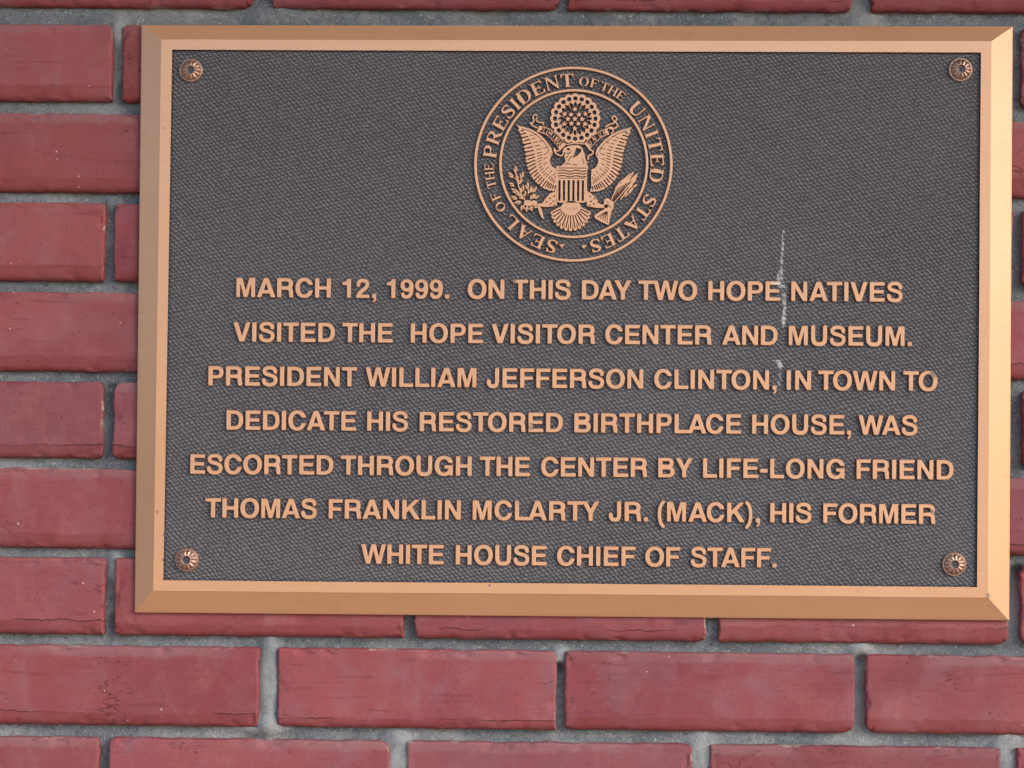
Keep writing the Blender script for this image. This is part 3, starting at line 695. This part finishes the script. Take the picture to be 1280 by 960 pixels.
def brick_mesh(w, h, seed, fine):
    """brick of width w, height h, face at y=0, centred; worn round arrises, a rolled lower lip"""
    R = random.Random(seed); sx = R.uniform(-50, 50)
    ed = [0, .0004, .0009, .0016, .0025, .0036, .005, .0068, .0088, .011]
    stp = .0026 if fine else .012
    if not fine: ed = ed[::2]
    def ticks(L):
        m = L / 2; mid = list(np.arange(ed[-1] + stp, L - ed[-1] - stp * .6, stp)); return ed + mid + [L - e for e in ed[::-1]]
    xs, zs = ticks(w), ticks(h); nx, nz = len(xs), len(zs)
    crn = [R.choice((.0015, .002, .003, .005, .008)) for _ in range(4)]
    V, E, Lp = [], [], []
    amp = R.uniform(.0005, .0010)
    for j, z in enumerate(zs):
        for i, x in enumerate(xs):
            X, Z = x, z
            k = (0 if x < w / 2 else 1) + (0 if z < h / 2 else 2); r = crn[k]
            cxx = r if x < w / 2 else w - r; czz = r if z < h / 2 else h - r
            dx, dz = (cxx - x) if x < w / 2 else (x - cxx), (czz - z) if z < h / 2 else (z - czz)
            if dx > 0 and dz > 0:
                m = max(dx, dz) / math.hypot(dx, dz); X = cxx + (x - cxx) * m; Z = czz + (z - czz) * m
                d = r - max(dx, dz)
            else: d = min(x, w - x, z, h - z)
            near = max(0, 1 - d / .008)
            nv = noise.noise(Vector((x * 55 + sx, z * 55, 3))) + .8 * noise.noise(Vector((x * 260 + sx, z * 260, 9))) - .2
            nh = noise.noise(Vector((x * 55 + sx, z * 55, 13))) + .8 * noise.noise(Vector((x * 260 + sx, z * 260, 19)))
            X += near * nv * amp * (1.6 if min(x, w - x) < .006 else .6); Z += near * nh * amp
            rb = .0018 if z > h / 2 or min(x, w - x) < min(z, h - z) else .0058
            t = max(0, 1 - d / rb); y = rb * (1 - math.sqrt(max(0, 1 - t * t))) * .9
            y += .00035 * noise.noise(Vector((x * 14 + sx, z * 30, 1))) + .00018 * noise.noise(Vector((x * 90 + sx, z * 90, 5)))
            chip = noise.noise(Vector((x * 80 + sx, z * 80, 33))) + .4 * noise.noise(Vector((x * 300 + sx, z * 300, 3)))
            if near > 0 and not (dx > 0 and dz > 0) and chip > .34: y += min(.0015, (chip - .34) * .06) * min(1, near * 1.6)
            V.append((X - w / 2, y, Z - h / 2)); E.append(max(0, 1 - d / .006)); Lp.append(z)
    Fc = [(j * nx + i, j * nx + i + 1, (j + 1) * nx + i + 1, (j + 1) * nx + i) for j in range(nz - 1) for i in range(nx - 1)]
    ringi = [i for i in range(nx)] + [j * nx + nx - 1 for j in range(1, nz)] + [(nz - 1) * nx + i for i in range(nx - 2, -1, -1)] + [j * nx for j in range(nz - 2, 0, -1)]
    b0 = len(V)
    for q in ringi: V.append((V[q][0], .014, V[q][2])); E.append(1); Lp.append(Lp[q])
    n = len(ringi)
    for q in range(n): Fc.append((ringi[(q + 1) % n], ringi[q], b0 + q, b0 + (q + 1) % n))
    me = mesh('brick', V, Fc, True)
    for nm, dat in (('edge', E), ('from_bed', Lp), ('from_top', [h - z for z in Lp])):
        a = me.attributes.new(nm, 'FLOAT', 'POINT'); a.data.foreach_set('value', dat)
    me.materials.append(M_BRICK); return me

# courses measured on the photograph: (top, bottom) at x=60 and at x=1255; then the bed joints carry on at the same pitch
ROWS = [(-99, 7.5, -92, 14.5), (30, 126, 34, 134), (141, 240, 151, 247), (253, 351, 262, 361), (365, 464.5, 376, 474),
        (477, 573, 488, 586), (585.5, 686, 598, 694), (697, 793.5, 708, 807), (807, 907, 821, 919.5), (922, 1020, 936, 1034)]
JOINTS = {0: [(316, 341), (700, 711), (1066, 1091)], 1: [(140, 153), (512, 527), (890, 905), (1264, 1278)], 3: [(130, 143), (508, 523), (888, 903), (1266, 1280)],
          5: [(128, 141), (505, 520), (886, 900), (1264, 1280)], 7: [(130, 143), (505, 520), (882, 899), (1262, 1277)], 9: [(122, 136), (487, 509), (866, 888), (1252, 1271)],
          2: [(325, 340), (700, 713), (1073, 1087)], 4: [(325, 340), (700, 713), (1073, 1087)], 6: [(325, 340), (700, 713), (1073, 1087)], 8: [(323.5, 347), (695.5, 706), (1069, 1083)]}
def row_world(r):
    if 0 <= r <= 9: return ROWS[r]
    if r < 0: b = ROWS[1 if r % 2 else 0]; d = (r - (1 if r % 2 else 0)) * 113.0
    else: b = ROWS[9 if r % 2 else 8]; d = (r - (9 if r % 2 else 8)) * 113.4
    return tuple(v + d for v in b)
plaque_box = (190, 60, 1240, 740)
seed = 0
for r in range(-4, 15):
    tl, bl_, tr, br_ = row_world(r)
    if r == 0: tl, tr = -83, -76
    J = JOINTS.get(r) or ([(323, 338), (699, 712), (1073, 1088)] if r % 2 == 0 else [(128, 142), (504, 520), (884, 900), (1262, 1277)])
    J = list(J); a, b = J[0]
    J = [(a - 375 * k, b - 375 * k) for k in range(4 + (r % 2 == 0), 0, -1)] + J; c_, d_ = J[-1]
    J += [(c_ + 376 * k, d_ + 376 * k) for k in range(1, 5 + (r % 2 == 0))]
    for (p0, p1), (q0, q1) in zip(J[:-1], J[1:]):
        x0, x1 = p1, q0; xm = (x0 + x1) / 2; f = (xm - 60) / 1195
        yt, yb = tl + (tr - tl) * f, bl_ + (br_ - bl_) * f
        seed += 1
        if x0 > plaque_box[0] and x1 < plaque_box[2] and yt > plaque_box[1] and yb < plaque_box[3]: continue
        A, B = at(x0, (yt + yb) / 2, Y_BRICK), at(x1, (yt + yb) / 2, Y_BRICK); T, Bt = at(xm, yt, Y_BRICK), at(xm, yb, Y_BRICK)
        fine = x1 > -30 and x0 < 1310 and yb > -20 and yt < 980
        w, h = B.x - A.x, T.z - Bt.z
        o = link('brick', brick_mesh(w, h, seed, fine), M_BRICK, wall)
        R = random.Random(seed * 3)
        o.location = ((A.x + B.x) / 2, Y_BRICK + R.uniform(-.0001, .0009), (T.z + Bt.z) / 2)
        o.rotation_euler = (R.uniform(-.006, .006), -((at(x1, yt + (tr - tl) * (x1 - x0) / 2390, Y_BRICK).z - at(x0, yt - (tr - tl) * (x1 - x0) / 2390, Y_BRICK).z) / w) , R.uniform(-.003, .003))

# mortar: one bedded, tooled surface behind the brick faces
def mortar():
    x0, x1, z0, z1 = -.78, .80, CAM_H - .68, CAM_H + .55
    def ticks(a, b, c, d):
        return list(np.arange(a, b, .007)) + list(np.arange(b, c, .0024)) + list(np.arange(c, d, .007)) + [d]
    xs, zs = ticks(x0, -.41, .41, x1), ticks(z0, CAM_H - .32, CAM_H + .29, z1); nx, nz = len(xs) - 1, len(zs) - 1
    # places where the joint was smeared nearly flush with the bricks
    full = [(at(x, y, Y_BRICK), rx_, rz_, q) for x, y, rx_, rz_, q in ((335, 855, .009, .040, .0062), (325, 908, .022, .007, .0055), (498, 948, .012, .022, .0055), (877, 945, .012, .022, .005), (1262, 940, .012, .022, .005),
            (145, 40, .006, .010, .005), (142, 710, .007, .012, .005), (137, 255, .005, .006, .004), (1076, 812, .008, .006, .005), (700, 822, .007, .007, .005), (1085, 30, .012, .012, .004), (340, 20, .02, .012, .004),
            (140, 778, .0035, .006, -.007), (699, 836, .0028, .004, -.008), (1077, 826, .0035, .004, -.006), (150, 112, .004, .009, -.006), (137, 485, .006, .003, -.006), (1274, 715, .006, .004, -.008))]
    V, SM = [], []
    for z in zs:
        for x in xs:
            sm = 0.; y = Y_MORTAR + .0016 * noise.noise(Vector((x * 28, z * 28, 0))) + .0011 * noise.noise(Vector((x * 110, z * 110, 4))) + .0006 * noise.noise(Vector((x * 330, z * 330, 4)))
            for c, a_, b_, q in full:
                e = ((x - c.x) / a_) ** 2 + ((z - c.z) / b_) ** 2
                if e < 4:
                    y -= q * math.exp(-e * e)
                    if q > .0045: sm = max(sm, math.exp(-e * e))
            V.append((x, y, z)); SM.append(sm)
    Fc = [(j * (nx + 1) + i, j * (nx + 1) + i + 1, (j + 1) * (nx + 1) + i + 1, (j + 1) * (nx + 1) + i) for j in range(nz) for i in range(nx)]
    b = len(V); Y = Y_MORTAR + .0015                       # the rest of the wall, out of the picture
    V += [(x0, Y, z0), (x1, Y, z0), (x1, Y, z1), (x0, Y, z1), (-4, Y, 0), (4, Y, 0), (4, Y, 2.5), (-4, Y, 2.5)]
    Fc += [(b, b + 4, b + 5, b + 1), (b + 1, b + 5, b + 6, b + 2), (b + 2, b + 6, b + 7, b + 3), (b + 3, b + 7, b + 4, b)]
    me = mesh('mortar', V, Fc, True); a = me.attributes.new('smear', 'FLOAT', 'POINT'); a.data.foreach_set('value', SM + [0.] * 8)
    return link('mortar', me, M_MORTAR, wall)
mortar()
pv = link('pavement', mesh('pavement', [(-40, .02, 0), (40, .02, 0), (40, -60, 0), (-40, -60, 0)], [(0, 3, 2, 1)]), pavement_material())
tag(pv, kind='structure')
# unseen eave, added to keep the upper sky's light off the top bevel
n_ = N('added timber eave'); M_ADDED_EAVE = n_.out(Base_Color=n_.ramp(n_.noise(1, 4, .6, n_.mapping((2, 40, 40))), [(.3, (.09, .06, .045)), (.7, (.14, .10, .075))]), Roughness=.8)
ev = []
for k in range(9):
    y1 = .02 - k * .125; b = len(ev)
    ev += [(-4, y1, 2.5), (4, y1, 2.5), (4, y1 - .12, 2.5), (-4, y1 - .12, 2.5), (-4, y1, 2.54), (4, y1, 2.54), (4, y1 - .12, 2.54), (-4, y1 - .12, 2.54)]
ef = [tuple(8 * k + i for i in f) for k in range(9) for f in ((0, 1, 2, 3), (7, 6, 5, 4), (0, 4, 5, 1), (1, 5, 6, 2), (2, 6, 7, 3), (3, 7, 4, 0))]
ev_o = link('added_eave', mesh('added_eave', ev, ef), M_ADDED_EAVE); tag(ev_o, kind='structure')

# ------------------------------------------------------------------ the plaque
plaque = empty('plaque', (0, Y_BACK, CAM_H - .22))
bpy.context.view_layer.update()
tag(plaque, 'rectangular bronze plaque with raised lettering and presidential seal on the brick wall', 'plaque')
OUT = [(177, 31.5), (1266, 33), (1261.5, 775.5), (168.5, 765.5)]       # clockwise from the top left
RID = [(201, 49), (1240, 51), (1235.5, 747.5), (191, 739)]
INN = [(214.5, 61.5), (1227, 65), (1222, 734.5), (203.5, 726)]
def ringpts(P, y, toward=None, d=0):
    W = [at(x, yy, y) for x, yy in P]
    if d:
        c = sum(W, Vector()) / 4
        for p in W: p.x += math.copysign(d, c.x - p.x); p.z += math.copysign(d, c.z - p.z)
    return [Vector((p.x, y, p.z)) for p in W]
def frame():
    rings = [ringpts(OUT, Y_BACK + .0012), ringpts(OUT, Y_BACK - .0012), ringpts(OUT, Y_BACK - .0018, d=.0006), ringpts(RID, .0003, d=-.0003), ringpts(RID, 0, d=.0003),
             ringpts(INN, 0, d=-.0004), ringpts(INN, .0005, d=0), ringpts(INN, Y_FIELD + .0015, d=.0002)]
    V, Fc = [], []
    # each side is cut into lengths that wander a hair, as a hand-finished casting does
    S = 16
    for r in rings:
        for k in range(4):
            a, b = r[k], r[(k + 1) % 4]
            for i in range(S): V.append(a.lerp(b, i / S))
    n = 4 * S
    for q in range(len(rings) - 1):
        for i in range(n): Fc.append((q * n + i, q * n + (i + 1) % n, (q + 1) * n + (i + 1) % n, (q + 1) * n + i))
    for idx, v in enumerate(V):
        q = idx // n
        if q in (3, 4, 5, 6, 7):
            v.x += .00018 * noise.noise(v * 9); v.z += .00018 * noise.noise(v * 9 + Vector((5, 5, 5)))
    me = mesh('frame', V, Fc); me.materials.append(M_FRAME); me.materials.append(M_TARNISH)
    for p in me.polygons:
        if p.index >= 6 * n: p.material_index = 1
    return me
link('frame', frame(), M_FRAME, plaque)
# flip so that normals face outward is not needed for cycles; the field lies inside the rim
fv = ringpts(INN, Y_FIELD, d=-.002)
bk = ringpts(OUT, Y_BACK + .0010, d=.001)
link('field', mesh('field', fv + bk, [(0, 3, 2, 1), (4, 5, 6, 7), (0, 1, 5, 4), (1, 2, 6, 5), (2, 3, 7, 6), (3, 0, 4, 7)]), M_FIELD, plaque)

def rosette():
    V, Fc = [], []; NR, NT = 30, 120; prof = []
    def hgt(r, t):      # millimetres
        dome = 1.0 + 3.6 * math.sqrt(max(0, 1 - (r / 8.9) ** 2))
        if r < 2.4: return dome - 2.0
        if r < 3.0: return dome - 2.0 * (3.0 - r) / .6
        if r < 7.3:
            s = (r - 3.0) / 4.3; f = abs(math.cos(6 * t)) ** .55
            return dome + .2 - (1 - f) * (0.35 + 1.3 * s) - .9 * max(0, s - .75) * 4 * (1 - .4 * f) * .6
        return dome - .9 if r < 7.9 else dome - .35
    for a in range(NR + 1):
        r = 9.0 * (a / NR)
        for b in range(NT):
            t = 2 * math.pi * b / NT; V.append((r * math.cos(t) / 1000, -hgt(min(r, 8.85), t) / 1000 if a < NR else .0002, r * math.sin(t) / 1000))
    for a in range(NR):
        for b in range(NT): Fc.append((a * NT + b, a * NT + (b + 1) % NT, (a + 1) * NT + (b + 1) % NT, (a + 1) * NT + b))
    return mesh('rosette_screw', V, Fc, True)
def knob():
    V, Fc = [], []; NR, NT = 8, 32
    for a in range(NR + 1):
        r = 2.55 * a / NR
        h = .9 * math.exp(-(r / .55) ** 2) + .25 * (r / 2.5) ** 2
        for b in range(NT):
            t = 2 * math.pi * b / NT; V.append((r * math.cos(t) / 1000, -(2.75 + h) / 1000, r * math.sin(t) / 1000))
    for a in range(NR):
        for b in range(NT): Fc.append((a * NT + b, a * NT + (b + 1) % NT, (a + 1) * NT + (b + 1) % NT, (a + 1) * NT + b))
    return mesh('screw_centre', V, Fc, True)
rm, km = rosette(), knob(); rm.materials.append(M_SCREW); km.materials.append(M_RECESS)
for i, (x, y) in enumerate(((238.4, 87.6), (1201, 86.8), (233, 700), (1193, 705.5))):
    P = at(x, y, 0); o = link('rosette_screw', rm, M_SCREW, plaque); o.location = (P.x, Y_FIELD, P.z); o.rotation_euler = (0, .4 * i, 0)
    k = bpy.data.objects.new('screw_centre', km); col.objects.link(k); k.parent = o

build_text()
build_seal()
# all part transforms above are given in world space; the parent inverse set in link() keeps them there
